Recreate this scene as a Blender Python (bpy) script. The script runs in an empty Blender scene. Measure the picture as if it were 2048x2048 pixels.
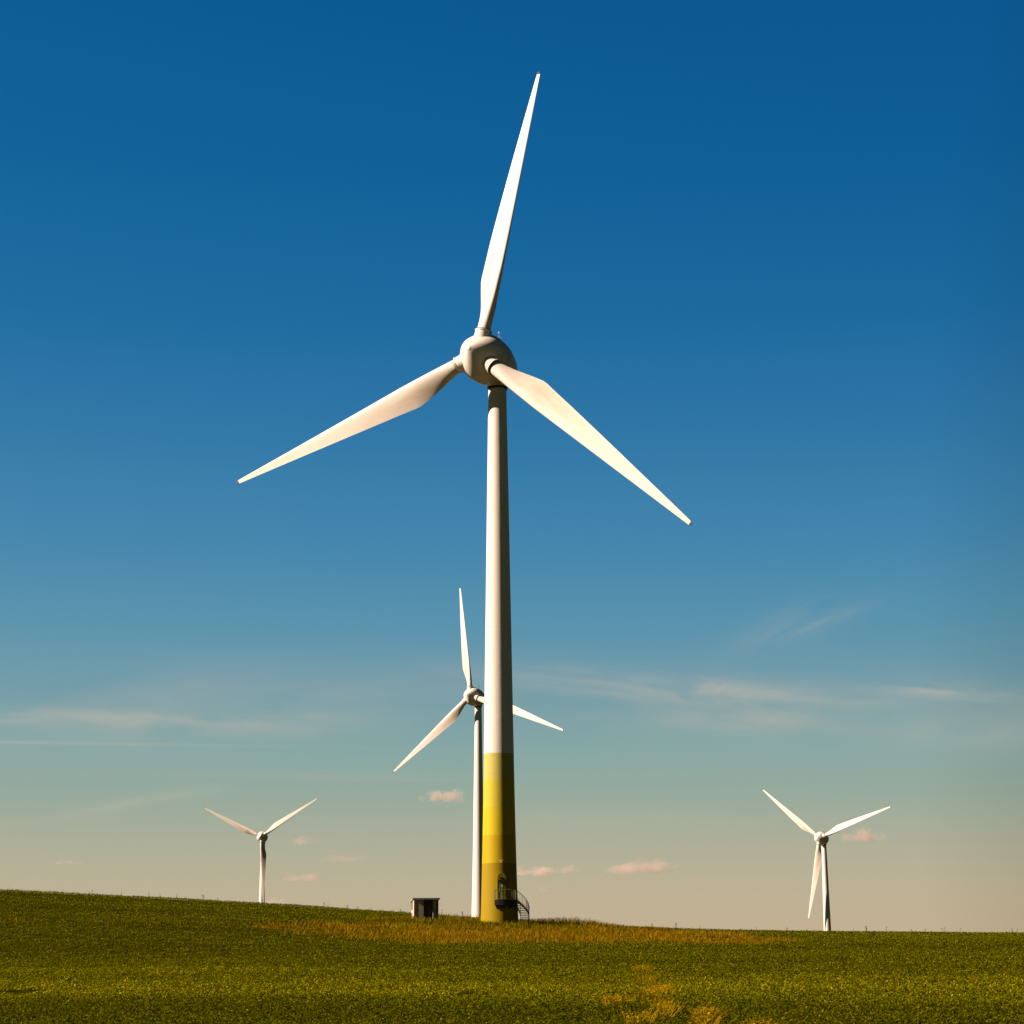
import bpy, bmesh, math, random
import numpy as np
from mathutils import Vector, Matrix, noise as mnoise
random.seed(7); rng = np.random.default_rng(7)
S = bpy.context.scene
COL = S.collection
R = math.radians

# ------------------------------------------------------------------ camera
FPX = 3700.0                                   # focal length in pixels of a 2048 px wide picture
PITCH = math.atan(838 / FPX); ROLL = R(0.33)
cd = bpy.data.cameras.new('camera'); cam = bpy.data.objects.new('camera', cd); COL.objects.link(cam)
cd.sensor_width = 36; cd.lens = FPX / 2048 * 36; cd.clip_start = 0.5; cd.clip_end = 40000
fw = Vector((0, math.cos(PITCH), math.sin(PITCH))); up0 = Vector((0, -math.sin(PITCH), math.cos(PITCH))); rt0 = Vector((1, 0, 0))
rt = rt0 * math.cos(ROLL) - up0 * math.sin(ROLL); up = up0 * math.cos(ROLL) + rt0 * math.sin(ROLL)
cam.matrix_world = Matrix((rt, up, -fw)).transposed().to_4x4()
S.camera = cam

# ------------------------------------------------------------------ sun, sky, exposure
SUN_AZ = math.atan2(-0.975, -0.22)             # from the left, a little behind the viewer
SUN_EL = R(32)
sdir = Vector((math.sin(SUN_AZ) * math.cos(SUN_EL), math.cos(SUN_AZ) * math.cos(SUN_EL), math.sin(SUN_EL)))
ld = bpy.data.lights.new('sun', 'SUN'); ld.energy = 5.0; ld.angle = R(0.5); ld.color = (1.0, 0.81, 0.63)
sun = bpy.data.objects.new('sun', ld); COL.objects.link(sun)
sun.rotation_euler = sdir.to_track_quat('Z', 'Y').to_euler()
S.view_settings.view_transform = 'Standard'; S.view_settings.look = 'None'
S.view_settings.exposure = 1.0; S.view_settings.gamma = 1.0

def lin(c):
    return tuple(((v / 255) / 12.92 if v / 255 <= .04045 else ((v / 255 + .055) / 1.055) ** 2.4) for v in c)

class NT:
    """small helper to write node trees as expressions"""
    def __init__(s, tree): s.t = tree; s.n = tree.nodes; s.l = tree.links; s.n.clear()
    def new(s, typ, **kw):
        n = s.n.new(typ)
        for k, v in kw.items(): setattr(n, k, v)
        return n
    def put(s, sock, v):
        if isinstance(v, bpy.types.NodeSocket): s.l.new(v, sock)
        elif v is not None:
            if sock.type == 'RGBA' and len(v) == 3: v = (*v, 1)
            sock.default_value = v
    def m(s, op, a, b=None, c=None, clamp=False):
        n = s.new('ShaderNodeMath', operation=op); n.use_clamp = clamp
        for i, v in enumerate((a, b, c)):
            if v is not None: s.put(n.inputs[i], v)
        return n.outputs[0]
    def vm(s, op, a, b=None):
        n = s.new('ShaderNodeVectorMath', operation=op); s.put(n.inputs[0], a)
        if b is not None: s.put(n.inputs[1], b)
        return n.outputs['Value'] if op in ('LENGTH', 'DOT_PRODUCT', 'DISTANCE') else n.outputs[0]
    def mix(s, f, a, b, mode='MIX'):
        n = s.new('ShaderNodeMix', data_type='RGBA', blend_type=mode)
        s.put(n.inputs[0], f); s.put(n.inputs[6], a); s.put(n.inputs[7], b); return n.outputs[2]
    def ramp(s, f, stops, interp='LINEAR'):
        n = s.new('ShaderNodeValToRGB'); s.put(n.inputs[0], f); r = n.color_ramp; r.interpolation = interp
        while len(r.elements) < len(stops): r.elements.new(0.5)
        for e, (p, c) in zip(r.elements, stops): e.position = p; e.color = (*c, 1) if len(c) == 3 else c
        return n.outputs[0]
    def noise(s, vec, scale, detail=3, rough=.5, dist=0.0, out=0):
        n = s.new('ShaderNodeTexNoise'); s.put(n.inputs['Vector'], vec)
        n.inputs['Scale'].default_value = scale; n.inputs['Detail'].default_value = detail
        n.inputs['Roughness'].default_value = rough; n.inputs['Distortion'].default_value = dist
        return n.outputs[out]
    def rng(s, v, a, b, c=0.0, d=1.0):
        n = s.new('ShaderNodeMapRange'); s.put(n.inputs[0], v)
        for i, x in enumerate((a, b, c, d)): n.inputs[i + 1].default_value = x
        return n.outputs[0]
    def comb(s, x, y, z):
        n = s.new('ShaderNodeCombineXYZ')
        for i, v in enumerate((x, y, z)): s.put(n.inputs[i], v)
        return n.outputs[0]

w = bpy.data.worlds.new('World'); S.world = w; w.use_nodes = True
N = NT(w.node_tree)
tc = N.new('ShaderNodeTexCoord').outputs['Generated']
sep = N.new('ShaderNodeSeparateXYZ'); N.put(sep.inputs[0], tc)
X, Y, Z = sep.outputs
# evening gradient by elevation (sin of elevation angle)
def se(ypx): return math.sin(PITCH + math.atan((1024 - ypx) / FPX))
ST = [(1862, (197, 177, 147)), (1780, (190, 178, 150)), (1700, (177, 176, 153)), (1600, (153, 171, 157)), (1500, (136, 168, 166)),
      (1400, (118, 158, 169)), (1250, (91, 149, 175)), (1100, (71, 137, 176)), (900, (52, 124, 171)), (650, (28, 110, 163)), (350, (12, 100, 156)), (0, (5, 92, 149))]
stops = [(max(0.0, se(y) / 0.6), lin(c)) for y, c in ST] + [(1.0, (.0, .03, .11))]
grad = N.ramp(N.m('DIVIDE', Z, 0.6, clamp=True), stops)
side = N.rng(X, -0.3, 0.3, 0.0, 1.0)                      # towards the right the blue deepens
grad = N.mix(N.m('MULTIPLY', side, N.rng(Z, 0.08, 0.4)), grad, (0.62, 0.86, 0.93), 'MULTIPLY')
# outside the view the sky is darkened and tinted to deepen the shaded sides
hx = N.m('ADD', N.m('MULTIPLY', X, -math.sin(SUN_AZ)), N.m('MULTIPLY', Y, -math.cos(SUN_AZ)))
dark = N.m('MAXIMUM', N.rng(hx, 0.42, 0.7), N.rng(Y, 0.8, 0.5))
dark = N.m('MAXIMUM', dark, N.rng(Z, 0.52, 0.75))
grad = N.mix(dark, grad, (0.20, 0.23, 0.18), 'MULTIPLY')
sk = N.new('ShaderNodeTexSky', sky_type='NISHITA'); sk.sun_disc = False
sk.sun_elevation = SUN_EL; sk.sun_rotation = SUN_AZ % (2 * math.pi)
nish = N.vm('MULTIPLY', sk.outputs[0], (0.07, 0.06, 0.04))
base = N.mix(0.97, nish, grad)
# thin cirrus, in direction space: u = x/y, v = z/y
ys = N.m('MAXIMUM', Y, 0.2)
U = N.m('DIVIDE', X, ys); V = N.m('DIVIDE', Z, ys)
def streak(px, py, lx, ly, slope, amt, scale, seed, thr=(0.36, 0.74)):
    """one wisp, centre/size given in the photo's pixels and turned into directions"""
    d = rt * ((px - 1024) / FPX) - up * ((py - 1024) / FPX) + fw
    u0, v0 = d.x / d.y, d.z / d.y
    du = N.m('SUBTRACT', U, u0); dv = N.m('SUBTRACT', N.m('SUBTRACT', V, v0), N.m('MULTIPLY', du, slope))
    q = N.m('ADD', N.m('POWER', N.m('DIVIDE', du, lx / FPX), 2), N.m('POWER', N.m('DIVIDE', dv, ly / FPX), 2))
    g = N.m('POWER', 2.718, N.m('MULTIPLY', q, -1))
    vec = N.comb(N.m('ADD', N.m('MULTIPLY', du, scale), seed), N.m('MULTIPLY', dv, scale * 4.5), seed)
    n = N.rng(N.noise(vec, 1.0, 7, .55, 1.1), thr[0], thr[1])
    return N.m('MULTIPLY', N.m('MULTIPLY', g, n), amt)
WISPS = [(1300, 1368, 300, 30, -0.11, .55, 9, 1.3), (1500, 1432, 190, 24, .06, .45, 8, 5.1), (1640, 1392, 120, 14, -.05, .4, 9, 2.2),
         (1870, 1382, 130, 15, -.08, .55, 9, 7.7), (1950, 1465, 260, 40, 0, .28, 6, 9.1), (1600, 1250, 120, 40, .35, .26, 8, 3.9),
         (1660, 1240, 70, 9, .38, .30, 8, 6.6), (170, 1432, 360, 15, -.035, .50, 7, 4.4), (470, 1445, 230, 30, .02, .42, 8, 8.8), (380, 1410, 520, 75, 0, .20, 4, 31.0), (1500, 1405, 420, 70, -.05, .22, 5, 35.0), (1430, 1375, 260, 16, -.12, .32, 9, 41.0), (1900, 1400, 300, 60, 0, .18, 5, 44.0),
         (300, 1600, 230, 12, .16, .40, 8, 11.2), (620, 1385, 420, 50, 0, .16, 5, 12.5), (0, 1435, 160, 12, -.06, .4, 7, 15.0),
         (700, 1555, 260, 6, -.02, .22, 8, 17.0), (1300, 1640, 500, 30, 0, .12, 6, 21.0)]
tot = None
for wsp in WISPS:
    s_ = streak(*wsp); tot = s_ if tot is None else N.m('ADD', tot, s_)
s_ = streak(130, 1486, 380, 3.5, -.022, .22, 6, 19.0, (0.1, 0.5)); tot = N.m('ADD', tot, s_)      # old condensation trail
tot = N.m('MULTIPLY', N.m('MULTIPLY', tot, 1.35), N.rng(Y, 0.5, 0.8))
sky = N.mix(N.m('MINIMUM', tot, 1.0), base, lin((196, 186, 170)))
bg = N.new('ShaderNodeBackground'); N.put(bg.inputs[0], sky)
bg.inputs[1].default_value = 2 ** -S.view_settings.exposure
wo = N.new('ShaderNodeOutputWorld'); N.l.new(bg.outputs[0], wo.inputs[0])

# ------------------------------------------------------------------ helpers
def at(px, py, dist_y):
    d = rt * ((px - 1024) / FPX) - up * ((py - 1024) / FPX) + fw
    return d * (dist_y / d.y)

def props(o, label=None, cat=None, group=None, kind=None):
    for k, v in (('label', label), ('category', cat), ('group', group), ('kind', kind)):
        if v: o[k] = v
    return o

def link(name, me, mat=None, parent=None, smooth=False):
    if mat and not me.materials: me.materials.append(mat)
    if smooth: me.polygons.foreach_set('use_smooth', [True] * len(me.polygons))
    o = bpy.data.objects.new(name, me); COL.objects.link(o)
    if parent: o.parent = parent
    return o

def empty(name, loc):
    o = bpy.data.objects.new(name, None); COL.objects.link(o); o.location = loc; o.empty_display_size = .5
    return o

class MB:
    def __init__(s): s.v = []; s.f = []
    def add(s, vs, fs):
        o = len(s.v); s.v += [tuple(v) for v in vs]; s.f += [tuple(i + o for i in f) for f in fs]
    def box(s, c, size, rz=0.0, bev=0):
        cx, cy, cz = c; a, b, h = [k / 2 for k in size]; co, si = math.cos(rz), math.sin(rz); vs = []
        for z in (-h, h):
            for x, y in ((-a, -b), (a, -b), (a, b), (-a, b)):
                vs.append((cx + x * co - y * si, cy + x * si + y * co, cz + z))
        s.add(vs, [(0, 3, 2, 1), (4, 5, 6, 7), (0, 1, 5, 4), (1, 2, 6, 5), (2, 3, 7, 6), (3, 0, 4, 7)])
    def tube(s, pts, r, n=8, cap=True):
        pts = [Vector(p) for p in pts]; rr = r if isinstance(r, (list, tuple)) else [r] * len(pts)
        rings = []; ref = None
        for i, p in enumerate(pts):
            t = (pts[min(i + 1, len(pts) - 1)] - pts[max(i - 1, 0)]).normalized()
            if ref is None: ref = Vector((0, 0, 1)) if abs(t.z) < .9 else Vector((1, 0, 0))
            a = t.cross(ref).normalized(); b = t.cross(a).normalized(); ref = -b if False else ref
            rings.append([p + (a * math.cos(2 * math.pi * k / n) + b * math.sin(2 * math.pi * k / n)) * rr[i] for k in range(n)])
        o = len(s.v)
        for rg in rings: s.v += [tuple(v) for v in rg]
        for i in range(len(pts) - 1):
            for k in range(n):
                k2 = (k + 1) % n; s.f.append((o + i * n + k, o + i * n + k2, o + (i + 1) * n + k2, o + (i + 1) * n + k))
        if cap: s.f.append(tuple(o + k for k in range(n))); s.f.append(tuple(o + (len(pts) - 1) * n + k for k in reversed(range(n))))
    def mesh(s, name):
        me = bpy.data.meshes.new(name); me.from_pydata(s.v, [], s.f); me.validate()
        bm = bmesh.new(); bm.from_mesh(me); bmesh.ops.recalc_face_normals(bm, faces=bm.faces); bm.to_mesh(me); bm.free()
        return me
    def build(s, name, mat, parent=None, smooth=False):
        return link(name, s.mesh(name), mat, parent, smooth)

def lathe(prof, n=64, mod=None):
    """surface of revolution about local z; prof = [(z, r)]"""
    b = MB(); L = len(prof)
    for z, r in prof:
        for k in range(n):
            a = 2 * math.pi * k / n; q = r * (mod(z, a) if mod else 1)
            b.v.append((q * math.cos(a), q * math.sin(a), z))
    for i in range(L - 1):
        for k in range(n):
            k2 = (k + 1) % n; b.f.append((i * n + k, i * n + k2, (i + 1) * n + k2, (i + 1) * n + k))
    b.f.append(tuple(range(n))[::-1]); b.f.append(tuple((L - 1) * n + k for k in range(n)))
    return b

# ------------------------------------------------------------------ materials
def principled(name, color, rough=.5, spec=.5, metal=0.0, dirt=0.0, dscale=1.0, bump=0.0, bscale=5.0, dirtcol=None):
    m = bpy.data.materials.new(name); m.use_nodes = True; n = NT(m.node_tree)
    p = n.new('ShaderNodeBsdfPrincipled'); out = n.new('ShaderNodeOutputMaterial'); n.l.new(p.outputs[0], out.inputs[0])
    co = n.new('ShaderNodeTexCoord').outputs['Object']
    c = color
    if dirt:
        f = n.rng(n.noise(co, dscale, 6, .6, .4), .45, .75)
        c = n.mix(n.m('MULTIPLY', f, dirt), color, dirtcol or tuple(v * .45 for v in color))
    n.put(p.inputs['Base Color'], c); p.inputs['Roughness'].default_value = rough; p.inputs['Metallic'].default_value = metal
    p.inputs['Specular IOR Level'].default_value = spec
    if bump:
        b = n.new('ShaderNodeBump'); b.inputs['Strength'].default_value = bump; b.inputs['Distance'].default_value = .02
        n.l.new(n.noise(co, bscale, 5), b.inputs['Height']); n.l.new(b.outputs[0], p.inputs['Normal'])
    return m

WHITE = (0.77, 0.69, 0.635)
M = {}
def blade_mat():
    m = bpy.data.materials.new('blade_paint'); m.use_nodes = True; n = NT(m.node_tree)
    p = n.new('ShaderNodeBsdfPrincipled'); out = n.new('ShaderNodeOutputMaterial'); n.l.new(p.outputs[0], out.inputs[0])
    co = n.new('ShaderNodeTexCoord').outputs['Object']; s = n.new('ShaderNodeSeparateXYZ'); n.put(s.inputs[0], co)
    # grease run out along the inner trailing half, streaks and a grimy leading edge
    ov = n.new('ShaderNodeObjectInfo').outputs['Random']
    v = n.vm('ADD', n.vm('MULTIPLY', co, (1.0, 1.0, .22)), n.comb(n.m('MULTIPLY', ov, 40), 0, 0))
    run = n.m('MULTIPLY', n.m('MULTIPLY', n.rng(s.outputs[2], 3.5, 7), n.rng(s.outputs[2], 19, 8)), n.m('MULTIPLY', n.rng(s.outputs[0], -.5, .9), n.rng(s.outputs[0], 2.4, 1.1)))
    f = n.m('MULTIPLY', run, n.rng(n.noise(v, 1.1, 5, .6, .5), .30, .62))
    c = n.mix(n.m('MULTIPLY', f, .6), WHITE, (.56, .36, .19))
    c = n.mix(n.m('MULTIPLY', n.rng(n.noise(v, .9, 6, .6, .4), .45, .75), .20), c, (.55, .42, .28))
    jl = n.m('LESS_THAN', n.m('ABSOLUTE', n.m('SUBTRACT', s.outputs[2], 30.9)), .035)
    jl = n.m('MAXIMUM', jl, n.m('LESS_THAN', n.m('ABSOLUTE', n.m('SUBTRACT', s.outputs[2], 32.2)), .035))
    c = n.mix(n.m('MULTIPLY', jl, .5), c, (.4, .26, .14))
    n.put(p.inputs['Base Color'], c); p.inputs['Roughness'].default_value = .45; p.inputs['Specular IOR Level'].default_value = .25
    return m
def spinner_mat():
    m = bpy.data.materials.new('spinner_paint'); m.use_nodes = True; n = NT(m.node_tree)
    p = n.new('ShaderNodeBsdfPrincipled'); out = n.new('ShaderNodeOutputMaterial'); n.l.new(p.outputs[0], out.inputs[0])
    co = n.new('ShaderNodeTexCoord').outputs['Object']; s = n.new('ShaderNodeSeparateXYZ'); n.put(s.inputs[0], co)
    ang = n.m('ARCTAN2', s.outputs[1], s.outputs[0]); rad = n.m('SQRT', n.m('ADD', n.m('POWER', s.outputs[0], 2), n.m('POWER', s.outputs[1], 2)))
    seam = n.m('LESS_THAN', n.m('MULTIPLY', n.m('ABSOLUTE', n.m('COSINE', n.m('MULTIPLY', ang, 1.5))), rad), .035)   # joints between the three shells
    ring = n.m('LESS_THAN', n.m('ABSOLUTE', n.m('SUBTRACT', rad, .33)), .03)
    c = n.mix(n.m('MULTIPLY', n.rng(n.noise(co, .6, 6, .6), .45, .75), .2), WHITE, (.5, .40, .28))
    c = n.mix(n.m('MULTIPLY', n.m('MAXIMUM', seam, ring), .55), c, (.25, .18, .10))
    n.put(p.inputs['Base Color'], c); p.inputs['Roughness'].default_value = .45; p.inputs['Specular IOR Level'].default_value = .3
    return m
M['blade'] = blade_mat(); M['spinner'] = spinner_mat()
M['shell'] = principled('shell_paint', WHITE, .42, .35, dirt=.2, dscale=.5, dirtcol=(.5, .42, .3))
M['seal'] = principled('dark_rubber_seal', (.03, .03, .03), .7)
M['collar'] = principled('collar_metal', (.42, .38, .30), .35, .5, dirt=.4, dscale=3)
M['steel'] = principled('galvanised_steel', (.20, .20, .10), .45, .5, .3, dirt=.4, dscale=2)
M['dark_steel'] = principled('dark_steel', (.035, .035, .022), .55, .4, .3, dirt=.3, dscale=2)
M['lamp'] = principled('lamp_housing', (.75, .72, .66), .4)

def tower_mat(name, bands):
    """painted steel tube: colour bands by height below the hub, faint weld seams and streaks"""
    m = bpy.data.materials.new(name); m.use_nodes = True; n = NT(m.node_tree)
    p = n.new('ShaderNodeBsdfPrincipled'); out = n.new('ShaderNodeOutputMaterial'); n.l.new(p.outputs[0], out.inputs[0])
    co = n.new('ShaderNodeTexCoord').outputs['Object']; s = n.new('ShaderNodeSeparateXYZ'); n.put(s.inputs[0], co)
    c = WHITE
    for z, colr in bands:                       # from the top band down
        c = n.mix(n.m('LESS_THAN', s.outputs[2], z), c, colr)
    # vertical rain streaks and a fine seam every 2.6 m
    ang = n.m('ARCTAN2', s.outputs[1], s.outputs[0])
    stv = n.comb(n.m('MULTIPLY', ang, 9), n.m('MULTIPLY', s.outputs[2], .10), 3.0)
    f = n.m('MULTIPLY', n.rng(n.noise(stv, 1.4, 5, .6), .48, .8), .20)
    c = n.mix(f, c, (.30, .24, .14))
    fr = n.m('FRACT', n.m('DIVIDE', s.outputs[2], 2.62))
    seam = n.m('MULTIPLY', n.m('LESS_THAN', fr, .022), n.rng(n.noise(stv, 3.0, 2), .35, .6, .05, .22))
    c = n.mix(seam, c, (.32, .22, .12))
    n.put(p.inputs['Base Color'], c); p.inputs['Roughness'].default_value = .55; p.inputs['Specular IOR Level'].default_value = .15
    b = n.new('ShaderNodeBump'); b.inputs['Strength'].default_value = .35; b.inputs['Distance'].default_value = .02
    bv = n.comb(n.m('MULTIPLY', ang, 2), s.outputs[2], 0.0)
    n.l.new(n.m('ADD', n.m('MULTIPLY', n.m('LESS_THAN', fr, .03), .3), n.noise(bv, 1.2, 3)), b.inputs['Height']); n.l.new(b.outputs[0], p.inputs['Normal'])
    return m

# ------------------------------------------------------------------ terrain
CX = np.array([-400, -150, -80, -61, -45, -30, -13.6, -4, 6, 23, 38, 62, 120, 400.])
CZ = np.array([14.3, 9.4, 6.5, 5.36, 4.5, 3.66, 2.50, 1.72, 1.0, .17, -.05, -.38, -1.2, -5.])
def G(x, y):
    """ground height relative to the eye"""
    x = np.asarray(x, float); y = np.asarray(y, float)
    xs = [np.interp(x + o, CX, CZ) for o in (-8, -4, 0, 4, 8)]
    c = sum(xs) / 5 - .38
    t = np.clip((y - 108) / (226 - 108), 0, 1); s = t * t * (3 - 2 * t)
    z = -1.7 + (c + 1.7) * s
    z = z + .12 * np.sin(x * .09 + 1.0) * np.sin(y * .07) * np.clip(y / 60, 0, 1) * (1 - s)
    d = np.clip(y - 232, 0, None)
    z = z - np.where(d < 150, .00016 * d * d, 3.6 + .048 * (d - 150)) * np.clip(1.0, 0, 1)
    far = np.clip((np.abs(x) - 300) / 600, 0, 1)
    return z - far * 8
def Gs(x, y): return float(G(x, y))

def sheet():
    def axis(a):
        return np.unique(np.concatenate([-np.array(a)[::-1], np.array(a)]))
    xs = axis(np.concatenate([np.arange(0, 120, 2.5), np.arange(120, 400, 20), np.array([400, 600, 900, 1500, 2500, 4500, 8000.])]))
    ys = np.concatenate([[-8000, -3000, -1000, -300, -100], np.arange(-40, 300, 2.5), np.arange(300, 1000, 25), [1000, 1500, 2500, 4500, 8000.]])
    gx, gy = np.meshgrid(xs, ys); gz = G(gx, gy); ny, nx = gx.shape
    v = np.stack([gx.ravel(), gy.ravel(), gz.ravel()], 1)
    i = np.arange(nx * ny).reshape(ny, nx)
    f = np.stack([i[:-1, :-1], i[:-1, 1:], i[1:, 1:], i[1:, :-1]], -1).reshape(-1, 4)
    return quads('ground', v, f)

def quads(name, v, f, k=4):
    me = bpy.data.meshes.new(name)
    me.vertices.add(len(v)); me.vertices.foreach_set('co', np.asarray(v, np.float32).ravel())
    me.loops.add(f.size); me.loops.foreach_set('vertex_index', f.astype(np.int32).ravel())
    me.polygons.add(len(f)); me.polygons.foreach_set('loop_start', np.arange(0, f.size, k, dtype=np.int32))
    try: me.polygons.foreach_set('loop_total', np.full(len(f), k, dtype=np.int32))
    except Exception: pass
    me.update(calc_edges=True); me.validate()
    return me

def foliage(name, stops, patch, translucent=.3, rough=.6, patchscale=.05, extra=None, xs=1.0):
    """leaf material: colour differs from leaf to leaf and in broad patches of the stand"""
    m = bpy.data.materials.new(name); m.use_nodes = True; n = NT(m.node_tree)
    g = n.new('ShaderNodeNewGeometry'); isl = g.outputs['Random Per Island']
    c = n.ramp(isl, stops)
    pv = n.vm('MULTIPLY', g.outputs['Position'], (xs, 1, 1))
    f = n.rng(n.noise(pv, patchscale, 4, .55, .3), .38, .62)
    c = n.mix(f, c, n.mix(1.0, c, patch, 'MULTIPLY'))
    if extra: c = extra(n, c, g)
    d = n.new('ShaderNodeBsdfDiffuse'); n.put(d.inputs['Color'], c)
    t = n.new('ShaderNodeBsdfTranslucent'); n.put(t.inputs[0], n.mix(1.0, c, (1.1, 1.2, .5), 'MULTIPLY'))
    mx = n.new('ShaderNodeMixShader'); mx.inputs[0].default_value = translucent
    n.l.new(d.outputs[0], mx.inputs[1]); n.l.new(t.outputs[0], mx.inputs[2])
    o = n.new('ShaderNodeOutputMaterial'); n.l.new(mx.outputs[0], o.inputs[0])
    return m

def ground_mat():
    m = bpy.data.materials.new('field_soil'); m.use_nodes = True; n = NT(m.node_tree)
    p = n.new('ShaderNodeBsdfDiffuse'); out = n.new('ShaderNodeOutputMaterial'); n.l.new(p.outputs[0], out.inputs[0])
    pos = n.new('ShaderNodeNewGeometry').outputs['Position']
    c = n.ramp(n.noise(pos, 1.5, 8, .65), [(.35, (.014, .014, .001)), (.5, (.034, .034, .002)), (.68, (.065, .062, .003))])
    c = n.mix(n.rng(n.noise(pos, .06, 3), .4, .6), c, n.mix(1.0, c, (.75, .75, .7), 'MULTIPLY'))
    n.put(p.inputs['Color'], c)
    b = n.new('ShaderNodeBump'); b.inputs['Strength'].default_value = 1; b.inputs['Distance'].default_value = .3
    n.l.new(n.noise(pos, 3, 6), b.inputs['Height']); n.l.new(b.outputs[0], p.inputs['Normal'])
    return m

props(link('ground', sheet(), ground_mat(), smooth=True), kind='structure')

TB = (-1.55, 197.9)                            # foot of the big tower

def strip_amount(x, y):
    """how much a spot belongs to the tall dry grass verge (0..1)"""
    x = np.asarray(x, float); y = np.asarray(y, float)
    u = x / y * FPX + 1024                     # bearing
    wob = 3 * np.sin(x * .21) + 2 * np.sin(x * .53 + 2) + 4 * smooth_noise(x, y * .5, .35, 21) + 2.5 * smooth_noise(x, y, 1.3, 22)
    near = np.interp(u, [-600, 0, 500, 720, 900, 1200, 1500, 1620], [166, 164, 159, 150, 147, 148, 150, 165]) + wob * .6
    farr = np.interp(u, [-600, 0, 500, 700, 790, 900, 1230, 1420, 1560, 1640], [175, 174, 172, 178, 204, 214, 226, 205, 172, 165]) + wob * .6
    thin = np.where(u < 680, np.clip(.55 + .6 * smooth_noise(x, y * .4, .25, 31), .26, 1), 1.0)
    return thin * np.clip((y - near) / 7, 0, 1) * np.clip((farr - y) / 8, 0, 1)

def smooth_noise(x, y, sc, seed=0):
    r = np.zeros_like(x)
    rs = np.random.default_rng(seed)
    for _ in range(9):
        a = rs.uniform(0, 2 * math.pi); k = sc * rs.uniform(.6, 1.9); ph = rs.uniform(0, 6.28)
        r += np.sin((x * math.cos(a) + y * math.sin(a)) * k + ph)
    return r / 3.0

def polar(n, d0, d1, half=R(21), power=1.0):
    """spots scattered over a wedge in front of the viewer, denser near by"""
    u = rng.random(n); d = d0 * (d1 / d0) ** (u ** power)
    a = rng.uniform(-half, half, n)
    return d * np.sin(a), d * np.cos(a), d

def leaf_quads(x, y, z, size, tiltmax=1.1, asp=.62, fold=True):
    """one pointed leaf (a bent quad) per spot"""
    n = len(x); th = rng.uniform(0, 2 * math.pi, n); ti = rng.uniform(-.25, tiltmax, n); roll = rng.normal(0, .5, n)
    d = np.stack([np.cos(th) * np.cos(ti), np.sin(th) * np.cos(ti), np.sin(ti)], 1)
    sdv = np.stack([-np.sin(th), np.cos(th), np.zeros(n)], 1)
    upv = np.cross(d, sdv); sd = sdv * np.cos(roll)[:, None] + upv * np.sin(roll)[:, None]
    c = np.stack([x, y, z], 1); s = size[:, None]
    a = c - d * s * .5; b = c + sd * s * asp * .5 + d * s * .05; e = c + d * s * .5; g = c - sd * s * asp * .5 + d * s * .05
    v = np.stack([a, b, e, g], 1).reshape(-1, 3)
    f = np.arange(4 * n).reshape(n, 4)
    return v, f

def blades_quads(x, y, z, h, wdt, lean=.25, top=.25):
    n = len(x); th = rng.uniform(0, math.pi, n)
    sx, sy = np.cos(th) * wdt / 2, np.sin(th) * wdt / 2
    lx, ly = rng.normal(0, lean, n) * h + .08 * h, rng.normal(0, lean, n) * h
    p = np.stack([np.stack([x - sx, y - sy, z], 1), np.stack([x + sx, y + sy, z], 1),
                  np.stack([x + sx * top + lx, y + sy * top + ly, z + h], 1), np.stack([x - sx * top + lx, y - sy * top + ly, z + h], 1)], 1)
    return p.reshape(-1, 3), np.arange(4 * n).reshape(n, 4)

# crop: low leafy plants over the whole field
def crop():
    n = 1150000
    x, y, d = polar(n, 24, 238)
    keep = strip_amount(x, y) < rng.random(n) * .6 + .05
    gaps = smooth_noise(x, y, 3.2, 3) * .8 + smooth_noise(x, y, .9, 4) * .6
    band = smooth_noise(x * .3, y, .16, 5)
    keep &= (gaps + .45 * band < np.where(d < 110, .98, 1.15) + rng.random(n) * .2)
    x, y, d = x[keep], y[keep], d[keep]; n = len(x)
    hgt = .16 + .07 * smooth_noise(x, y, 2.6, 6) + .05 * smooth_noise(x, y, .5, 8)
    hgt = np.clip(hgt, .03, .5)
    top = rng.random(n) ** .45
    size = .050 * (d / 34) ** .55 * rng.uniform(.55, 1.35, n)
    z = G(x, y) + hgt * top + .02
    v, f = leaf_quads(x, y, z, size)
    def extra(nn, c, g):
        # broad paler and darker belts across the field, with wavy edges
        s = nn.new('ShaderNodeSeparateXYZ'); nn.put(s.inputs[0], g.outputs['Position'])
        wob = nn.m('MULTIPLY', nn.m('SUBTRACT', nn.noise(nn.vm('MULTIPLY', g.outputs['Position'], (.35, 1, 1)), .07, 3, .5), .5), 46)
        yy = nn.m('ADD', nn.m('ADD', s.outputs[1], wob), nn.m('MULTIPLY', s.outputs[0], .12))
        k = nn.ramp(nn.m('DIVIDE', yy, 240), [(0.0, (.62, .62, .6)), (.165, (.68, .70, .6)), (.205, (1.15, 1.12, 1)), (.28, (1.18, 1.12, 1)), (.34, (.86, .87, .8)), (.44, (.76, .77, .6)), (.60, (.84, .86, .8)), (.75, (.92, .95, .8)), (1.0, (.9, .95, .8))])
        return nn.mix(1.0, c, k, 'MULTIPLY')
    m = foliage('crop_leaves', [(0.0, (.085, .086, .001)), (.35, (.128, .127, .002)), (.75, (.178, .168, .003)), (.95, (.250, .215, .005)), (1.0, (.42, .35, .04))],
                (.72, .74, .6), .28, .8, .10, extra, xs=.22)
    o = props(link('crop', quads('crop', v, f), m), 'low leafy green crop covering the whole field', 'crop', kind='stuff')
crop()

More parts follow.
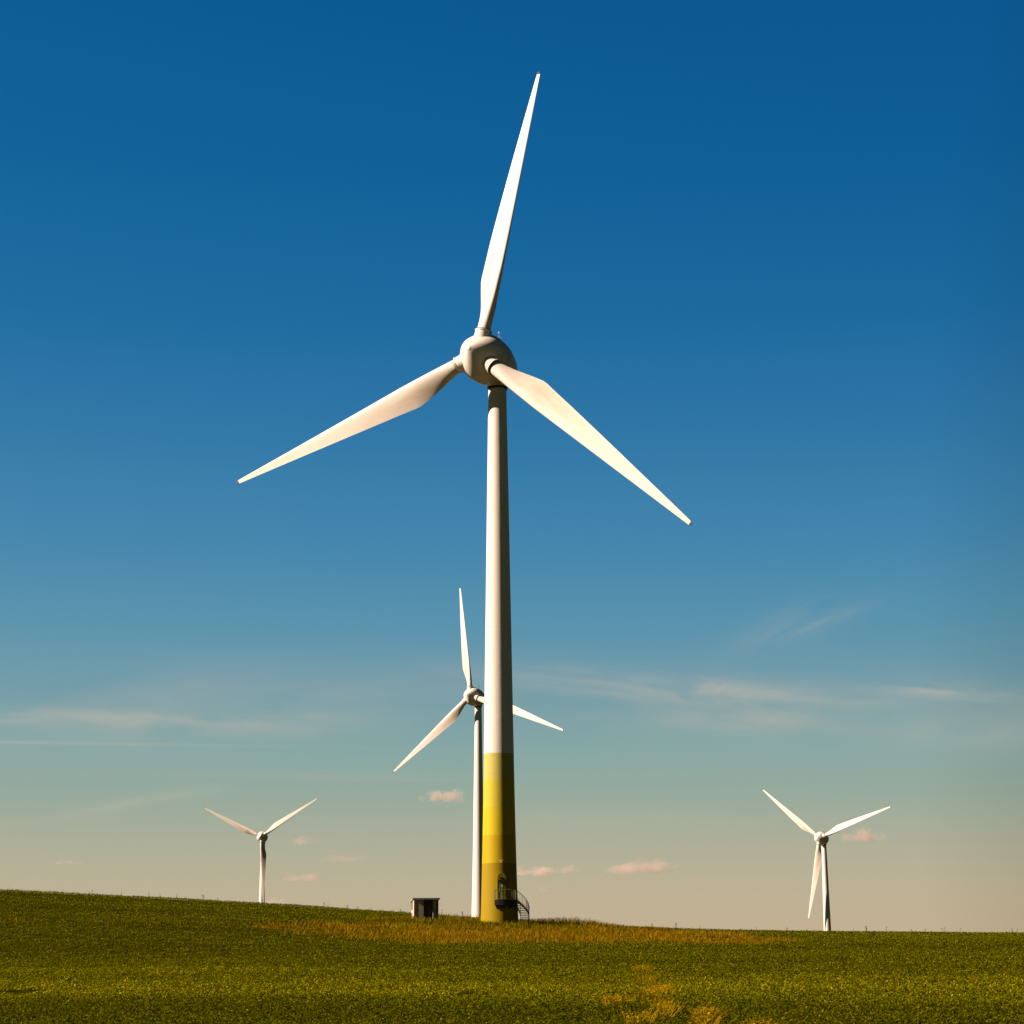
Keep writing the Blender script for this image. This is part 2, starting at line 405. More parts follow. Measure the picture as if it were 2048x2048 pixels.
# tall verge grass
def verge():
    n = 230000
    x, y, d = polar(n, 140, 232, R(19))
    sa = strip_amount(x, y); u = x / y * FPX + 1024
    keep = rng.random(n) < sa
    x, y, u = x[keep], y[keep], u[keep]; n = len(x)
    hill = np.exp(-((u - 1000) / 260) ** 2)
    hmax = .19 + .21 * hill + .08 * (u < 700) + .12 * smooth_noise(x, y, .5, 12) + .38 * np.exp(-((u - 1135) / 65) ** 2) * (y > 190)
    # trodden ground right at the tower foot and before the shed
    r = np.hypot(x - TB[0], y - TB[1]); r2 = np.hypot(x + 9.4, (y - 195.5))
    keep = (r > 2.05) & (r2 > 2.3)
    hmax = np.where((y < TB[1]) & (r < 9), hmax * .55, hmax)
    h = np.clip(hmax, .10, 1.2) * rng.uniform(.35, 1.3, n)
    x, y, h, u = x[keep], y[keep], h[keep], u[keep]; n = len(x)
    z = G(x, y) - .02
    v, f = blades_quads(x, y, z, h, rng.uniform(.03, .08, n), .45)
    def extra(nn, c, g):
        f1 = nn.rng(nn.noise(g.outputs['Position'], .22, 5, .65, .5), .44, .58)
        f2 = nn.rng(nn.noise(g.outputs['Position'], .7, 4, .6), .45, .6)
        s = nn.new('ShaderNodeSeparateXYZ'); nn.put(s.inputs[0], g.outputs['Position'])
        mound = nn.m('MULTIPLY', nn.rng(s.outputs[1], 170, 184), nn.rng(s.outputs[0], 16, 4))
        leftg = nn.rng(s.outputs[0], -9, -22)
        green = nn.m('MAXIMUM', nn.m('MULTIPLY', f1, .30), nn.m('MAXIMUM', nn.m('MULTIPLY', mound, nn.m('ADD', .35, nn.m('MULTIPLY', f1, .65))), nn.m('MULTIPLY', leftg, nn.m('ADD', .05, nn.m('MULTIPLY', f2, .5)))))
        c = nn.mix(green, c, nn.mix(1.0, c, (.42, .66, .5), 'MULTIPLY'))
        return nn.mix(nn.m('MULTIPLY', f2, .45), c, nn.mix(1.0, c, (.55, .56, .4), 'MULTIPLY'))
    m = foliage('dry_grass', [(0.0, (.16, .090, .002)), (.4, (.27, .145, .003)), (.8, (.38, .205, .006)), (1.0, (.48, .31, .03))],
                (.8, .85, .8), .3, .7, .12, extra)
    props(link('grass', quads('verge_grass', v, f), m), 'tall dry orange brown grass along the verge before the big turbine', 'grass', kind='stuff')
verge()

# dry grass tufts standing in for blurred grass tops in the foreground
def patches():
    P = []
    for px, py, wx, wy, cnt in ((1283, 1934, 15, 3.5, 420), (1322, 1976, 20, 9, 1000), (1300, 1983, 22, 4, 350), (1326, 2008, 12, 12, 420), (1232, 1998, 22, 4, 480),
                                (1280, 2030, 26, 8, 150), (1412, 2022, 11, 6, 280), (1412, 2040, 11, 6, 220), (1520, 2048, 14, 4, 240), (1290, 1955, 18, 8, 200)):
        qx = np.clip(rng.normal(0, .5, cnt), -1, 1) * wx + px; qy = np.clip(rng.normal(0, .5, cnt), -1, 1) * wy + py
        for a, b in zip(qx, qy):
            dd = at(a, b, 1.0); t0, t1 = 20.0, 120.0
            for _ in range(22):
                tm = (t0 + t1) / 2
                if dd.z * tm > Gs(dd.x * tm, tm) + .26: t0 = tm
                else: t1 = tm
            P.append((dd.x * t0, t0))
    P = np.array(P); n = len(P); x, y = P[:, 0], P[:, 1]
    v, f = blades_quads(x, y, G(x, y), rng.uniform(.18, .36, n), rng.uniform(.01, .03, n), .5)
    v2, f2 = leaf_quads(x + rng.normal(0, .1, n), y, G(x, y) + rng.uniform(.18, .30, n), rng.uniform(.04, .09, n), .3)
    m = foliage('withered_grass', [(0.0, (.17, .115, .002)), (.5, (.32, .205, .004)), (1.0, (.46, .30, .012))], (.8, .8, .8), .25, .8, .3)
    props(link('blurred_grass_stand_in', quads('withered', np.concatenate([v, v2]), np.concatenate([f, f2 + len(v)])), m),
          'yellow brown dry grass tufts standing in for blurred foreground grass at the lower right', 'grass', kind='stuff')
patches()

# ------------------------------------------------------------------ wind turbines
RB = 33.5; OFF = 4.2; TILT = R(4)

def blade_mesh():
    rs = np.array([.045, .07, .085, .11, .14, .17, .20, .23, .255, .275, .30, .34, .40, .47, .55, .63, .71, .79, .86, .92, .96, .985, 1.0])
    ch = np.interp(rs, [0, .07, .10, .155, .21, .255, .275, .34, .43, .61, .80, .93, .985, 1.0], [1.56, 1.56, 1.66, 2.15, 2.65, 2.98, 3.0, 2.78, 2.48, 1.84, 1.15, .68, .48, .40])
    le = np.interp(rs, [0, .07, .2, .3, .6, 1.0], [.78, .78, .82, .82, .55, .20])
    tw = np.interp(rs, [0, .07, .15, .25, .4, .7, 1.0], [30, 28, 20, 13, 7, 2.5, 1]) + 3.0
    th = np.interp(rs, [0, .07, .12, .2, .3, .5, .8, 1.0], [1.0, 1.0, .72, .42, .30, .22, .17, .13])
    bl = np.interp(rs, [0, .075, .19], [0, 0, 1]); bl = bl * bl * (3 - 2 * bl)
    n = 40; V = []; F = []
    for i, r in enumerate(rs):
        c = ch[i]
        for k in range(n):
            a = 2 * math.pi * k / n
            xc = .5 * (1 - math.cos(a))                       # 0 = leading edge, 1 = trailing edge
            sgn = 1 if a <= math.pi else -1
            yt = 5 * .2 * (.2969 * math.sqrt(xc) - .126 * xc - .3516 * xc ** 2 + .2843 * xc ** 3 - .1036 * xc ** 4) / .2 * th[i] * .5 * 1.99 / 1.0
            camb = -.10 * xc * (1 - xc)                       # belly towards the lee side
            ya = (sgn * yt * (.75 if sgn > 0 else 1.15) + camb)
            yc = .5 * math.sin(a) * th[i]
            q = bl[i]
            px = xc * c - le[i]
            py = (q * ya + (1 - q) * yc) * c
            tt = R(tw[i]); x2 = px * math.cos(tt) + py * math.sin(tt); y2 = -px * math.sin(tt) + py * math.cos(tt)
            V.append((x2, y2, r * RB))
    for i in range(len(rs) - 1):
        for k in range(n):
            k2 = (k + 1) % n; F.append((i * n + k, i * n + k2, (i + 1) * n + k2, (i + 1) * n + k))
    b = MB(); b.v = V; b.f = F + [tuple(range(n))[::-1], tuple((len(rs) - 1) * n + k for k in range(n))]
    return b.mesh('blade')

blade_me = blade_mesh(); blade_me.materials.append(M['blade'])
ZR = .078 * RB
collar_me = lathe([(ZR - .02, .86), (ZR, .95), (ZR + .10, .97), (ZR + .13, .93), (ZR + .15, .86)], 48).mesh('collar'); collar_me.materials.append(M['shell'])
seal_me = lathe([(ZR + .15, .80), (ZR + .16, .85), (ZR + .24, .85), (ZR + .25, .70)], 48).mesh('seal'); seal_me.materials.append(M['seal'])
tipb = MB(); tipb.box((.03, 0, RB + .10), (.36, .10, .24)); tip_me = tipb.mesh('tip'); tip_me.materials.append(M['seal'])
# spinner: pointed nose, three soft facets (one per blade)
nose = [(2.30, .02), (2.27, .16), (2.15, .42), (1.95, .74), (1.65, 1.13), (1.25, 1.54), (.80, 1.92), (.30, 2.25), (-.25, 2.51), (-.85, 2.68), (-1.45, 2.73), (-1.95, 2.68)]
def nose_mod(z, a):
    k = max(0, min(1, (z + .6) / 2.2))
    return 1 - .085 * k * math.cos(3 * a)
spin_me = lathe(nose[::-1], 96, nose_mod).mesh('spinner'); spin_me.materials.append(M['spinner'])
cuff_me = lathe([(1.5, .97), (ZR - .02, .89)], 48).mesh('root_cuff'); cuff_me.materials.append(M['shell'])
gap_me = lathe([(-2.2, 2.55), (-1.94, 2.55)], 96).mesh('gap'); gap_me.materials.append(M['seal'])
nac = [(-2.10, 2.67), (-2.6, 2.65), (-3.4, 2.52), (-4.4, 2.20), (-5.4, 1.86), (-6.3, 1.46), (-7.1, 1.0), (-7.6, .55), (-7.75, .2), (-7.78, .02)]
nac_me = lathe(nac[::-1], 96).mesh('nacelle'); nac_me.materials.append(M['shell'])
disc_me = lathe([(2.20, .30), (2.225, .27), (2.262, .20), (2.29, .1), (2.312, .02)], 32).mesh('nose_cap'); disc_me.materials.append(M['shell'])

def shade_smooth(me, ang=35):
    me.polygons.foreach_set('use_smooth', [True] * len(me.polygons))
    if hasattr(me, 'set_sharp_from_angle'): me.set_sharp_from_angle(angle=R(ang))
for me in (blade_me, collar_me, seal_me, spin_me, cuff_me, gap_me, nac_me, disc_me): shade_smooth(me)

def turbine(label, tx, ty, hz, yaw, phase, bands=(), group='white wind turbines in the field'):
    gz = Gs(tx, ty) - .3
    root = props(empty('wind_turbine', (tx, ty, gz)), label, 'wind turbine', group)
    H = hz - gz
    yaw = R(yaw)
    n = Vector((-math.sin(yaw) * math.cos(TILT), -math.cos(yaw) * math.cos(TILT), math.sin(TILT)))
    h = Vector((math.cos(yaw), -math.sin(yaw), 0)); u = n.cross(h)
    hub = Vector((-math.sin(yaw) * OFF, -math.cos(yaw) * OFF, H))
    def fit(me, name, mat, parent=root):
        o = link(name, me, None, parent); o.matrix_local = mat; return o
    # tower, tapered tube; radius grows with depth below the hub
    top = H - 2.62; prof = []
    k = 40
    for i in range(k + 1):
        z = top * i / k; dep = H - z; r = 1.0 + .0148 * (dep - 3) + .12 * max(0, (dep - 45) / 16) ** 2
        prof.append((z, r))
    tw = lathe(prof, 72).mesh('tower'); tw.materials.append(tower_mat('tower_paint', [(H + z, c) for z, c in bands])); shade_smooth(tw)
    t = link('tower', tw, None, root)
    cb = lathe([(top - .35, 1.03), (top - .33, 1.12), (top - .12, 1.12), (top - .10, 1.03)], 64).mesh('tower_flange'); cb.materials.append(M['seal']); shade_smooth(cb)
    # neck between tower head and nacelle
    nk = lathe([(top - .10, 1.12), (top + .25, 1.16), (top + .55, 1.32), (top + .9, 1.62), (top + 1.3, 1.9), (top + 1.8, 1.95)], 64).mesh('neck')
    nk.materials.append(M['shell']); shade_smooth(nk); 
    link('neck', nk, None, root); fl = link('flange', cb, None, t)
    # rotor and nacelle share one axis: local z = n, local y = u
    zx = u.cross(n)
    A = Matrix(((zx.x, u.x, n.x, hub.x), (zx.y, u.y, n.y, hub.y), (zx.z, u.z, n.z, hub.z), (0, 0, 0, 1)))
    nc = fit(nac_me, 'nacelle', A)
    g = link('gap_seal', gap_me, None, nc)
    # spin the faceted nose so that its flats face the blades (blade 0 at angle phase, clockwise)
    ph = R(phase)
    e0 = u * math.cos(ph) + h * math.sin(ph); y0 = n.cross(e0)
    Bm = Matrix(((e0.x, y0.x, n.x, hub.x), (e0.y, y0.y, n.y, hub.y), (e0.z, y0.z, n.z, hub.z), (0, 0, 0, 1)))
    sp = fit(spin_me, 'spinner', Bm)
    link('nose_cap', disc_me, None, sp)
    for j in range(3):
        a = ph + j * 2 * math.pi / 3
        e = u * math.cos(a) + h * math.sin(a); tt = h * math.cos(a) - u * math.sin(a); xx = -tt
        C = Matrix(((xx.x, n.x, e.x, hub.x), (xx.y, n.y, e.y, hub.y), (xx.z, n.z, e.z, hub.z), (0, 0, 0, 1)))
        b = fit(blade_me, 'blade', C)
        for nm, me in (('root_cuff', cuff_me), ('collar', collar_me), ('seal', seal_me), ('blade_tip', tip_me)): link(nm, me, None, b)
    # wind vane and anemometer on the roof of the nacelle
    for s_, zz in ((-.5, -3.5), (.5, -3.6)):
        p = hub + n * zz + u * 2.2 + h * s_
        mb = MB(); mb.tube([p, p + Vector((0, 0, 1.15))], .035, 6)
        mb.tube([p + Vector((0, 0, .75)) - h * .35, p + Vector((0, 0, 1.15)), p + Vector((0, 0, .8)) + h * .4], .03, 6)
        mb.tube([p + Vector((0, 0, 1.1)), p + Vector((0, 0, 1.5))], .025, 6)
        a_ = mb.build('wind_sensor', M['steel'], nc); a_.matrix_parent_inverse = A.inverted()
        cp = MB(); w_ = p + Vector((0, 0, 1.45)); cp.tube([w_, w_ + Vector((0, 0, .07)), w_ + Vector((0, 0, .18))], [.06, .12, .05], 8)
        c_ = cp.build('sensor_cup', M['lamp'], nc); c_.matrix_parent_inverse = A.inverted()
    return root, H

def zband(py): return at(997, py, TB[1]).z - 61.75
BANDS = [(zband(1508), (.50, .42, .10)), (zband(1560), (.52, .42, .035)), (zband(1616), (.54, .405, .006)), (zband(1671), (.46, .315, .002)), (zband(1727), (.31, .205, .001))]
big, BH = turbine('tallest wind turbine, nearest, with its tower foot painted in yellow bands', TB[0], TB[1], 61.75, 28.6, 11.3, BANDS)
turbine('wind turbine half hidden behind the yellow footed tower, one blade straight up', -10.3, 545.7, 67.5, 30.4, -8.9)
turbine('small distant wind turbine at the right edge of the field, beside a pink cloud', 130.34, 789.8, 37.32, 32.1, -50.5)
turbine('small distant wind turbine on the left slope, blades spread in a V', -126.2, 945.0, 46.9, 5.5, -63.9)

# ---- door, platform and curved stair on the big tower (parts of the turbine)
bz = Gs(*TB) - .3
def L(az, r, z):                               # azimuth measured from the viewer's side towards the right
    return Vector((r * math.sin(az), -r * math.cos(az), z))
PZ = at(997, 1800, TB[1] - 2.5).z - bz         # platform height above the root
RT = 1.0 + .0148 * (BH - PZ - 3) + .12 * max(0, (BH - PZ - 45) / 16) ** 2
M['yellow_wall'] = principled('portal_paint', (.28, .20, .003), .5, .3, dirt=.25, dscale=2)
M['door'] = principled('door_paint', (.20, .19, .006), .5, .3, dirt=.2, dscale=3)
AZD = R(7); dc = L(AZD, 1, 0); dt = Vector((math.cos(AZD), math.sin(AZD), 0)); dn = Vector((math.sin(AZD), -math.cos(AZD), 0))
def portal():
    b = MB(); wd = .46; hs = 2.2; ht = 2.78; d0, d1 = RT - .45, RT + .10
    out = [(-wd, 0), (wd, 0), (wd, hs)] + [(wd * math.cos(t) ** .8 if math.cos(t) > 0 else -wd * abs(math.cos(t)) ** .8, hs + (ht - hs) * math.sin(t)) for t in [k * math.pi / 12 for k in range(1, 12)]] + [(-wd, hs)]
    k = len(out)
    vs = [dt * x + dn * d + Vector((0, 0, PZ + z)) for d in (d0, d1) for x, z in out]
    b.add(vs, [tuple(range(k)), tuple(range(2 * k - 1, k - 1, -1))] + [(i, (i + 1) % k, k + (i + 1) % k, k + i) for i in range(k)])
    return b
portal().build('door_portal', M['yellow_wall'], big)
def panel(cx, cz, w_, h_, d, t=.03):
    c = dt * cx + dn * (RT + d) + Vector((0, 0, PZ + cz)); return (c, (w_, t, h_), AZD)
b = MB(); c, s_, a_ = panel(.06, 1.02, .66, 1.86, .125, .05); b.box(c, s_, a_); door = b.build('door', M['door'], big)
b = MB(); c, s_, a_ = panel(.0, 2.0, .86, .10, .16, .14); b.box(c, s_, a_)
c, s_, a_ = panel(-.34, 1.0, .09, 1.95, .115, .05); b.box(c, s_, a_); b.build('door_frame', M['dark_steel'], door)
b = MB()
for k in range(4): c, s_, a_ = panel(.0, 2.17 + .045 * k, .36, .02, .11, .03); b.box(c, s_, a_)
b.build('vent', M['dark_steel'], door)
b = MB(); c, s_, a_ = panel(-.02, 1.44, .11, .26, .155, .02); b.box(c, s_, a_); c, s_, a_ = panel(.10, 1.40, .07, .30, .155, .02); b.box(c, s_, a_)
b.build('notice', principled('notice_plate', (.62, .58, .40), .5), door)
b = MB(); p0 = dt * -.2 + dn * (RT + .17) + Vector((0, 0, PZ + .95)); b.tube([p0, p0 + Vector((0, 0, .22))], .02, 8); b.build('handle', M['steel'], door)
# lamp above the door
lp = dt * -.02 + dn * (RT - .02) + Vector((0, 0, PZ + 3.95))
b = MB(); b.tube([lp, lp + dn * .35 + Vector((0, 0, .06))], .03, 8); b.box(lp + dn * .38 + Vector((0, 0, .08)), (.32, .2, .10), AZD)
lampo = b.build('wall_lamp', M['lamp'], big)
b = MB(); b.tube([lp + dn * .38 + Vector((0, 0, -.14)), lp + dn * .38 + Vector((0, 0, .03))], [.05, .08], 10); b.build('bulb', M['lamp'], lampo)
# round fitting beside the door
q = L(R(27), RT + .02, PZ + 1.55); qn = L(R(27), 1, 0)
b = MB(); ring = [q + qn * .06 + (Vector((0, 0, 1)) * math.sin(t) + Vector((math.cos(R(27)), math.sin(R(27)), 0)) * math.cos(t)) * .10 for t in [k * math.pi / 6 for k in range(12)]]
b.tube(ring + [ring[0]], .025, 6, False); b.tube([q, q + qn * .08], .04, 8); b.build('round_socket', M['steel'], big)
# platform: a ring sector with floor, brackets and a skirt standing in for its shadow
A0, A1, RO_, RI = R(-9), R(34), 3.12, RT + .03
def sector(b, a0, a1, r0, r1, z0, z1, n=14):
    vs = []; fs = []
    for i in range(n + 1):
        a = a0 + (a1 - a0) * i / n
        vs += [L(a, r0, z0), L(a, r1, z0), L(a, r1, z1), L(a, r0, z1)]
    for i in range(n):
        o = 4 * i; p = o + 4
        fs += [(o, o + 1, p + 1, p), (o + 1, o + 2, p + 2, p + 1), (o + 2, o + 3, p + 3, p + 2), (o + 3, o, p, p + 3)]
    fs += [(0, 3, 2, 1), (4 * n, 4 * n + 1, 4 * n + 2, 4 * n + 3)]
    b.add(vs, fs)
b = MB(); sector(b, A0, A1, RI, RO_, PZ - .07, PZ); plat = b.build('platform', M['dark_steel'], big)
b = MB()
for a in (A0 + .03, R(12), A1 - .03):
    t_ = L(a + math.pi / 2, 1, 0) * .05
    tri = [L(a, RI, PZ - .08), L(a, RO_ - .05, PZ - .08), L(a, RO_ - .05, PZ - .50), L(a, RI, PZ - .85)]
    b.add([p - t_ for p in tri] + [p + t_ for p in tri], [(0, 1, 2, 3), (7, 6, 5, 4), (0, 4, 5, 1), (1, 5, 6, 2), (2, 6, 7, 3), (3, 7, 4, 0)])
sector(b, A0, A1, RO_ - .05, RO_ - .01, PZ - .50, PZ - .072)  # skirt made deep to draw the dark shadow under the platform
b.build('bracket_shade_skirt', M['dark_steel'], plat)
b = MB()
def arc(a0, a1, r, z, n=14): return [L(a0 + (a1 - a0) * i / n, r, z) for i in range(n + 1)]
for z in (1.05, .12): b.tube([L(A0, RI, PZ + z)] + arc(A0, A1, RO_ - .04, PZ + z), .028, 8)
nb = 15
for i in range(nb + 1):
    a = A0 + (A1 - A0) * i / nb; big_ = i in (0, 5, 10, 15)
    b.tube([L(a, RO_ - .04, PZ), L(a, RO_ - .04, PZ + 1.05)], .034 if big_ else .013, 6)
for k in range(1, 5):
    r_ = RI + (RO_ - RI) * k / 5; b.tube([L(A0, r_, PZ + .12), L(A0, r_, PZ + 1.05)], .013, 6)
b.build('railing', M['steel'], big)
# stair: treads follow the tower round to the right while they go down
NS = 13; S1 = R(104); z0s = PZ; z1s = .42
stair = None; b = MB()
def sa(i): return A1 + (S1 - A1) * i / NS
def sz(i): return z0s + (z1s - z0s) * i / NS
RSI, RSO = 2.22, 3.12
stair = empty('staircase', (0, 0, 0)); stair.parent = big
for rr in (RSI, RSO):
    b = MB(); m_ = NS * 2; vs = []; fs = []
    for i in range(m_ + 1):
        p = L(sa(i / 2), rr, sz(i / 2)); e_ = L(sa(i / 2), .02, 0)
        vs += [p - e_ + Vector((0, 0, -.16)), p - e_ + Vector((0, 0, .06)), p + e_ + Vector((0, 0, .06)), p + e_ + Vector((0, 0, -.16))]
    for i in range(m_):
        o = 4 * i; fs += [(o + k, o + (k + 1) % 4, o + 4 + (k + 1) % 4, o + 4 + k) for k in range(4)]
    b.add(vs, fs + [(0, 1, 2, 3), (4 * m_ + 3, 4 * m_ + 2, 4 * m_ + 1, 4 * m_)])
    b.build('stringer', M['dark_steel'], stair)
for i in range(1, NS):
    b = MB(); sector(b, sa(i - .45), sa(i + .45), RSI + .03, RSO - .03, sz(i) - .06, sz(i) + .015, 3)
    b.build('tread', M['dark_steel'], stair)
b = MB()
for z, r_ in ((1.0, .03), (.14, .018)): b.tube([L(sa(i / 2), RSO, sz(i / 2) + z) for i in range(NS * 2 + 1)], r_, 8)
b.tube([L(sa(i / 2), RSI, sz(i / 2) + 1.0) for i in range(NS * 2 + 1)], .02, 8)
for i in range(NS * 3 + 1):
    j = i / 3; b.tube([L(sa(j), RSO, sz(j) + .05), L(sa(j), RSO, sz(j) + 1.0)], .024 if i % 9 == 0 else .010, 6)
for i in range(0, NS + 1, 3): b.tube([L(sa(i), RSI, sz(i) + .05), L(sa(i), RSI, sz(i) + 1.0)], .018, 6)
b.build('handrail', M['steel'], stair)

# ------------------------------------------------------------------ transformer shed
def shed():
    yv = 196.5; ctr = at(849.5, 1835, yv); g = Gs(ctr.x, yv)
    root = props(empty('transformer_shed', (ctr.x, yv, g)), 'small concrete shed with a flat grey roof beside the yellow tower', 'shed')
    W, D, Hf, Hb = 2.56, 2.3, at(851, 1799, yv).z - g, 0
    Hb = Hf - .27; t = .12
    root.rotation_euler = (0, 0, R(7) - math.atan2(ctr.x, yv) * 1.0)
    conc = principled('light_concrete', (.56, .47, .36), .85, .2, dirt=.4, dscale=1.5, bump=.5, bscale=14)
    grey = principled('grey_concrete', (.52, .41, .30), .85, .2, dirt=.3, dscale=1.2, bump=.5, bscale=10)
    brown = principled('brown_boards', (.20, .095, .040), .7, .2, dirt=.5, dscale=3)
    dark = principled('dark_brown', (.13, .065, .028), .6, .2, dirt=.4, dscale=2)  # darker brown on the recess walls, louvre and slats
    roofm = principled('bitumen_roof', (.36, .39, .43), .6, .4, dirt=.3, dscale=2)
    def wallz(x0, x1, y0, y1, ztop0, ztop1, name, mat, par=root, z0=-.2):
        b = MB(); b.add([(x0, y0, z0), (x1, y0, z0), (x1, y1, z0), (x0, y1, z0), (x0, y0, ztop0), (x1, y0, ztop0), (x1, y1, ztop1), (x0, y1, ztop1)],
                        [(0, 3, 2, 1), (4, 5, 6, 7), (0, 1, 5, 4), (1, 2, 6, 5), (2, 3, 7, 6), (3, 0, 4, 7)])
        return b.build(name, mat, par)
    h2 = W / 2; yf, yb = -D / 2, D / 2
    lw = wallz(-h2, -h2 + t, yf, yb, Hf, Hb, 'wall', conc)
    wallz(h2 - t, h2, yf, yb, Hf, Hb, 'wall', brown)
    wallz(-h2 + t, h2 - t, yb - t, yb, Hb + .01, Hb, 'wall', grey)
    wallz(-h2 + t, -h2 + 1.02, yf + .02, yf + .14, Hf - .012, Hf - .02, 'wall', grey)
    wallz(h2 - .50, h2 - .22, yf + .02, yf + .14, Hf - .012, Hf - .02, 'wall', grey)
    wallz(-h2 + .92, -h2 + 1.02, yf + .14, yf + .52, Hf - .012, Hf - .04, 'recess_side', dark)
    wallz(-h2 + 1.02, h2 - .5, yf + .46, yf + .52, Hf - .02, Hf - .03, 'recess_wall', dark)
    d = wallz(-h2 + 1.42, -h2 + 2.02, yf + .40, yf + .455, 1.42, 1.42, 'door', brown)
    b = MB()
    for k in range(5): b.box((-h2 + 1.72, yf + .385, .12 + .15 * k), (.5, .02, .05))
    b.box((-h2 + 1.72, yf + .385, .98), (.6, .025, .05)); b.build('louvre', dark, d)
    b = MB(); b.tube([(-h2 + 1.95, yf + .36, .8), (-h2 + 1.95, yf + .36, 1.02)], .02, 8); b.build('handle', M['lamp'], d)
    b = MB(); b.add([(-h2 + 1.66, yf + .45, 1.5), (-h2 + 1.84, yf + .45, 1.5), (-h2 + 1.75, yf + .45, 1.66), (-h2 + 1.66, yf + .43, 1.5), (-h2 + 1.84, yf + .43, 1.5), (-h2 + 1.75, yf + .43, 1.66)],
                    [(0, 1, 2), (5, 4, 3), (0, 3, 4, 1), (1, 4, 5, 2), (2, 5, 3, 0)]); b.build('warning_sign', principled('sign_plate', (.5, .42, .2), .5), root)
    b = MB(); b.tube([(h2 - .56, yf + .03, -.2), (h2 - .56, yf + .03, Hf - .03)], .028, 8); b.build('drainpipe', principled('pipe', (.42, .38, .33), .5), root)
    # side window with brown shutter in the lit wall
    b = MB(); b.box((-h2 - .012, .35, 1.42), (.03, .95, .92)); win = b.build('window', brown, root)
    b = MB()
    for k in range(8): b.box((-h2 - .035, .35, 1.05 + .11 * k), (.02, .9, .03))
    b.build('slat', dark, win)
    b = MB(); b.box((-h2 - .012, .45, .35), (.03, .8, .62)); b.build('hatch', brown, root)
    # mono-pitch roof with fascia
    b = MB(); o = .14; of = .08; sl = (Hf - Hb) / D
    def zr(y): return Hf + (yf - y) * sl
    ya, yb2 = yf - of, yb + o; zz = []
    b.add([(-h2 - o, ya, zr(ya)), (h2 + o, ya, zr(ya)), (h2 + o, yb2, zr(yb2)), (-h2 - o, yb2, zr(yb2)),
           (-h2 - o, ya, zr(ya) + .13), (h2 + o, ya, zr(ya) + .13), (h2 + o, yb2, zr(yb2) + .09), (-h2 - o, yb2, zr(yb2) + .09)],
          [(0, 3, 2, 1), (4, 5, 6, 7), (0, 1, 5, 4), (1, 2, 6, 5), (2, 3, 7, 6), (3, 0, 4, 7)])
    rf = b.build('roof', roofm, root)
    b = MB(); b.box((0, ya - .018, zr(ya) + .055), (W + 2 * o + .04, .03, .16)); b.build('fascia', roofm, rf)
shed()

# ------------------------------------------------------------------ weeds standing up along the skyline
weed_mat = foliage('weed_leaves', [(0, (.05, .05, .008)), (1, (.11, .09, .015))], (.8, .8, .8), .2, .7, 1.0)
def weed_mesh(k):
    rs = random.Random(k); b = MB(); h = 1.0
    stems = [(0, 0)] if k < 2 else [(0, 0), (.16, .05), (-.14, .02)][:2 + k % 2]
    for (ox, oy) in stems:
        hh = h * rs.uniform(.75, 1); lx = rs.uniform(-.12, .12)
        b.tube([(ox * .3, oy, -.1), (ox, oy, hh * .5), (ox + lx, oy, hh)], [.022, .018, .012], 5)
        for j in range(7):
            z = rs.uniform(.25, .9) * hh; a = rs.uniform(0, 6.28); l = rs.uniform(.10, .24); c = Vector((ox + lx * z, oy, z)); dd = Vector((math.cos(a), math.sin(a), .5)) * l; s2 = Vector((-math.sin(a), math.cos(a), 0)) * .04
            b.add([c, c + dd * .5 + s2, c + dd, c + dd * .5 - s2], [(0, 1, 2, 3)])
        for j in range(3):
            a = rs.uniform(0, 6.28); c = Vector((ox + lx + .07 * math.cos(a), oy + .07 * math.sin(a), hh + rs.uniform(-.08, .03)))
            b.tube([c, c + Vector((0, 0, .04)), c + Vector((0, 0, .09))], [.02, .05, .015], 6)
    return b.mesh('weed')
WM = [weed_mesh(k) for k in range(4)]
for me in WM: me.materials.append(weed_mat)
src = None
pxs = [14, 122, 130, 176, 182, 240, 296, 318, 352, 405, 434, 470, 648, 655, 694, 715, 741, 765, 801, 884, 893, 909, 914, 925, 1305, 1325, 1352, 1385, 1400, 1512, 1574, 1613, 1630, 1706, 1732, 1733, 1772, 1822, 1850, 1884, 1889, 1921, 2011, 2024, 2033]
for i, px in enumerate(pxs):
    yy = 216 + 9 * random.random(); d = at(px, 1850, 1.0); x = d.x * yy
    o = bpy.data.objects.new('weed_stalk', WM[random.randrange(4)])
    COL.objects.link(o); o.location = (x, yy, Gs(x, yy)); sc = random.uniform(.35, .8); o.scale = (sc, sc, sc); o.rotation_euler = (0, 0, random.uniform(0, 6.28))
    props(o, 'thin dark weed stalk standing out against the sky on the field crest', 'weed', 'weeds along the field crest')

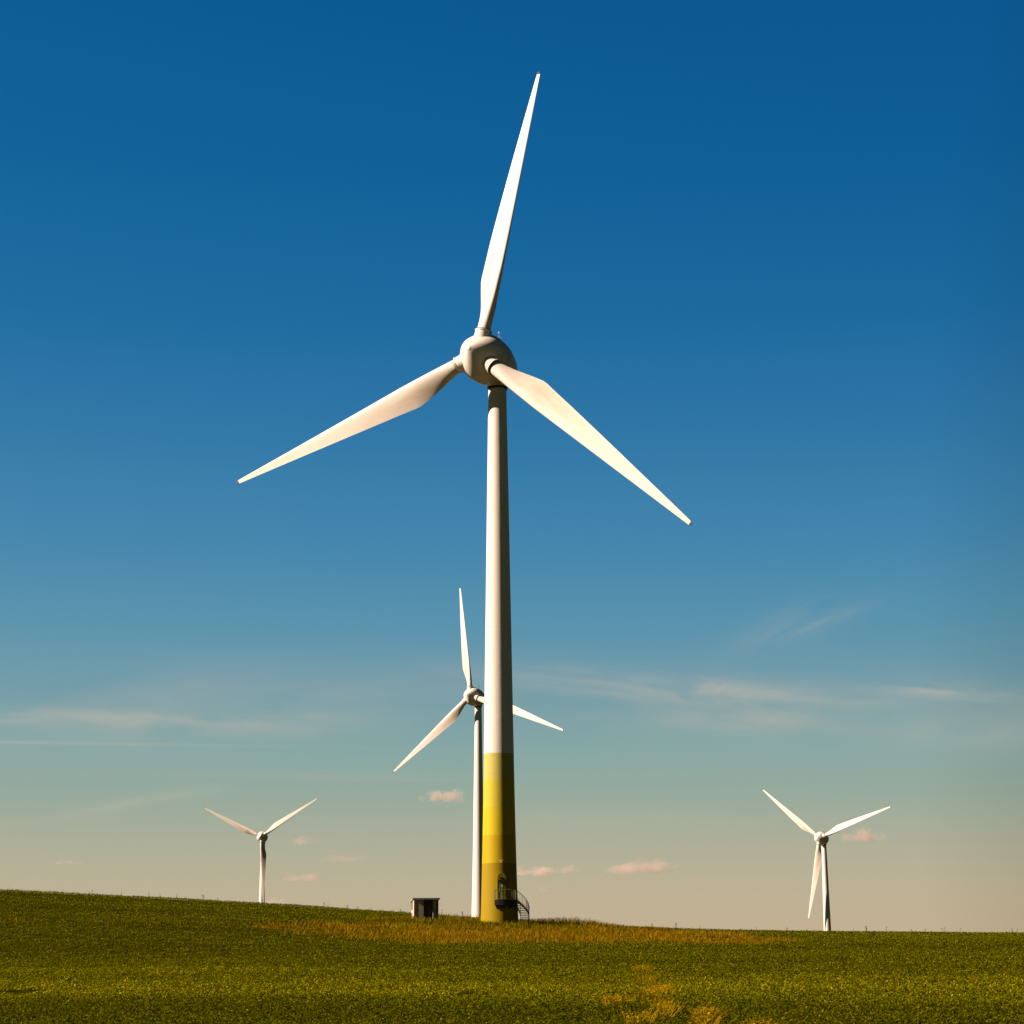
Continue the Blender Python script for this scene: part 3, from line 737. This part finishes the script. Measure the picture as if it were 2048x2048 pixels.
# ------------------------------------------------------------------ small evening clouds (real volumes, kilometres away)
def cloud_mat(name, dens, seed, tint):
    m = bpy.data.materials.new(name); m.use_nodes = True; n = NT(m.node_tree)
    co = n.new('ShaderNodeTexCoord').outputs['Object']
    s = n.new('ShaderNodeSeparateXYZ'); n.put(s.inputs[0], co)
    zz = s.outputs[2]
    zf = n.m('MAXIMUM', n.m('MULTIPLY', zz, 1.0), n.m('MULTIPLY', zz, -2.2))       # flat base, round top
    q = n.vm('LENGTH', n.comb(s.outputs[0], s.outputs[1], zf))
    v = n.vm('ADD', n.vm('MULTIPLY', co, (2.6, 1.6, 1.1)), (seed, seed * .7, 0))
    nz = n.noise(v, 1.0, 5, .5, .3)
    f = n.m('SUBTRACT', n.m('ADD', n.m('SUBTRACT', 1.0, q), n.m('MULTIPLY', n.m('SUBTRACT', nz, .5), 2.2)), .38)
    f = n.m('MULTIPLY', n.rng(f, 0, .9), n.rng(q, 1.0, .65))
    p = n.new('ShaderNodeVolumePrincipled'); p.inputs['Color'].default_value = (*tint, 1); n.put(p.inputs['Density'], n.m('MULTIPLY', f, dens))
    p.inputs['Anisotropy'].default_value = .2
    o = n.new('ShaderNodeOutputMaterial'); n.l.new(p.outputs[0], o.inputs['Volume'])
    return m
def dome():
    b = MB(); n = 24; rows = 12
    return lathe([(-math.cos(math.pi * i / rows), max(.02, math.sin(math.pi * i / rows))) for i in range(rows + 1)], n).mesh('cloud')
CL = [  # px, py, half width, half height (photo pixels), density
    (890, 1598, 46, 15, 1.0, 'small pink cloud left of the big tower, above the shed'),
    (1085, 1744, 66, 14, .9, 'low pink cloud touching the right side of the yellow tower foot'),
    (1278, 1738, 66, 18, .9, 'broad pink cloud midway between the yellow tower and the right turbine'),
    (1732, 1677, 48, 19, 1.0, 'pink cloud just right of the far right turbine hub'),
    (603, 1686, 34, 11, .35, 'faint pink cloud right of the left turbine hub'),
    (600, 1757, 44, 9, .45, 'faint low pink cloud right of the left turbine tower'),
    (552, 1806, 36, 11, .5, 'pink cloud top rising over the crest at the left turbine foot'),
    (135, 1726, 30, 8, .25, 'very faint pink cloud low over the left slope'),
    (685, 1720, 50, 10, .18, 'dim greyish cloud between the left turbine and the shed'),
    (1088, 1780, 26, 8, .3, 'tiny faint cloud just right of the curved stair'),
]
dm = dome()
for i, (px, py, wx, wy, dn_, lab) in enumerate(CL):
    DY = 6000; c = at(px, py, DY); sc = DY / FPX * 1.5
    me = dm.copy(); me.materials.append(cloud_mat('cloud_vapour', dn_ * .042, 3.7 * i + 1, (1.0, .84, .77)))
    o = bpy.data.objects.new('cloud', me); COL.objects.link(o); o.location = c; o.scale = (wx * sc, wx * sc * .7, wy * sc * 1.15)
    props(o, lab, 'cloud', 'small evening clouds near the horizon')
S.cycles.volume_step_rate = 1.0; S.cycles.volume_max_steps = 256
S.cycles.max_bounces = 8; S.cycles.volume_bounces = 2
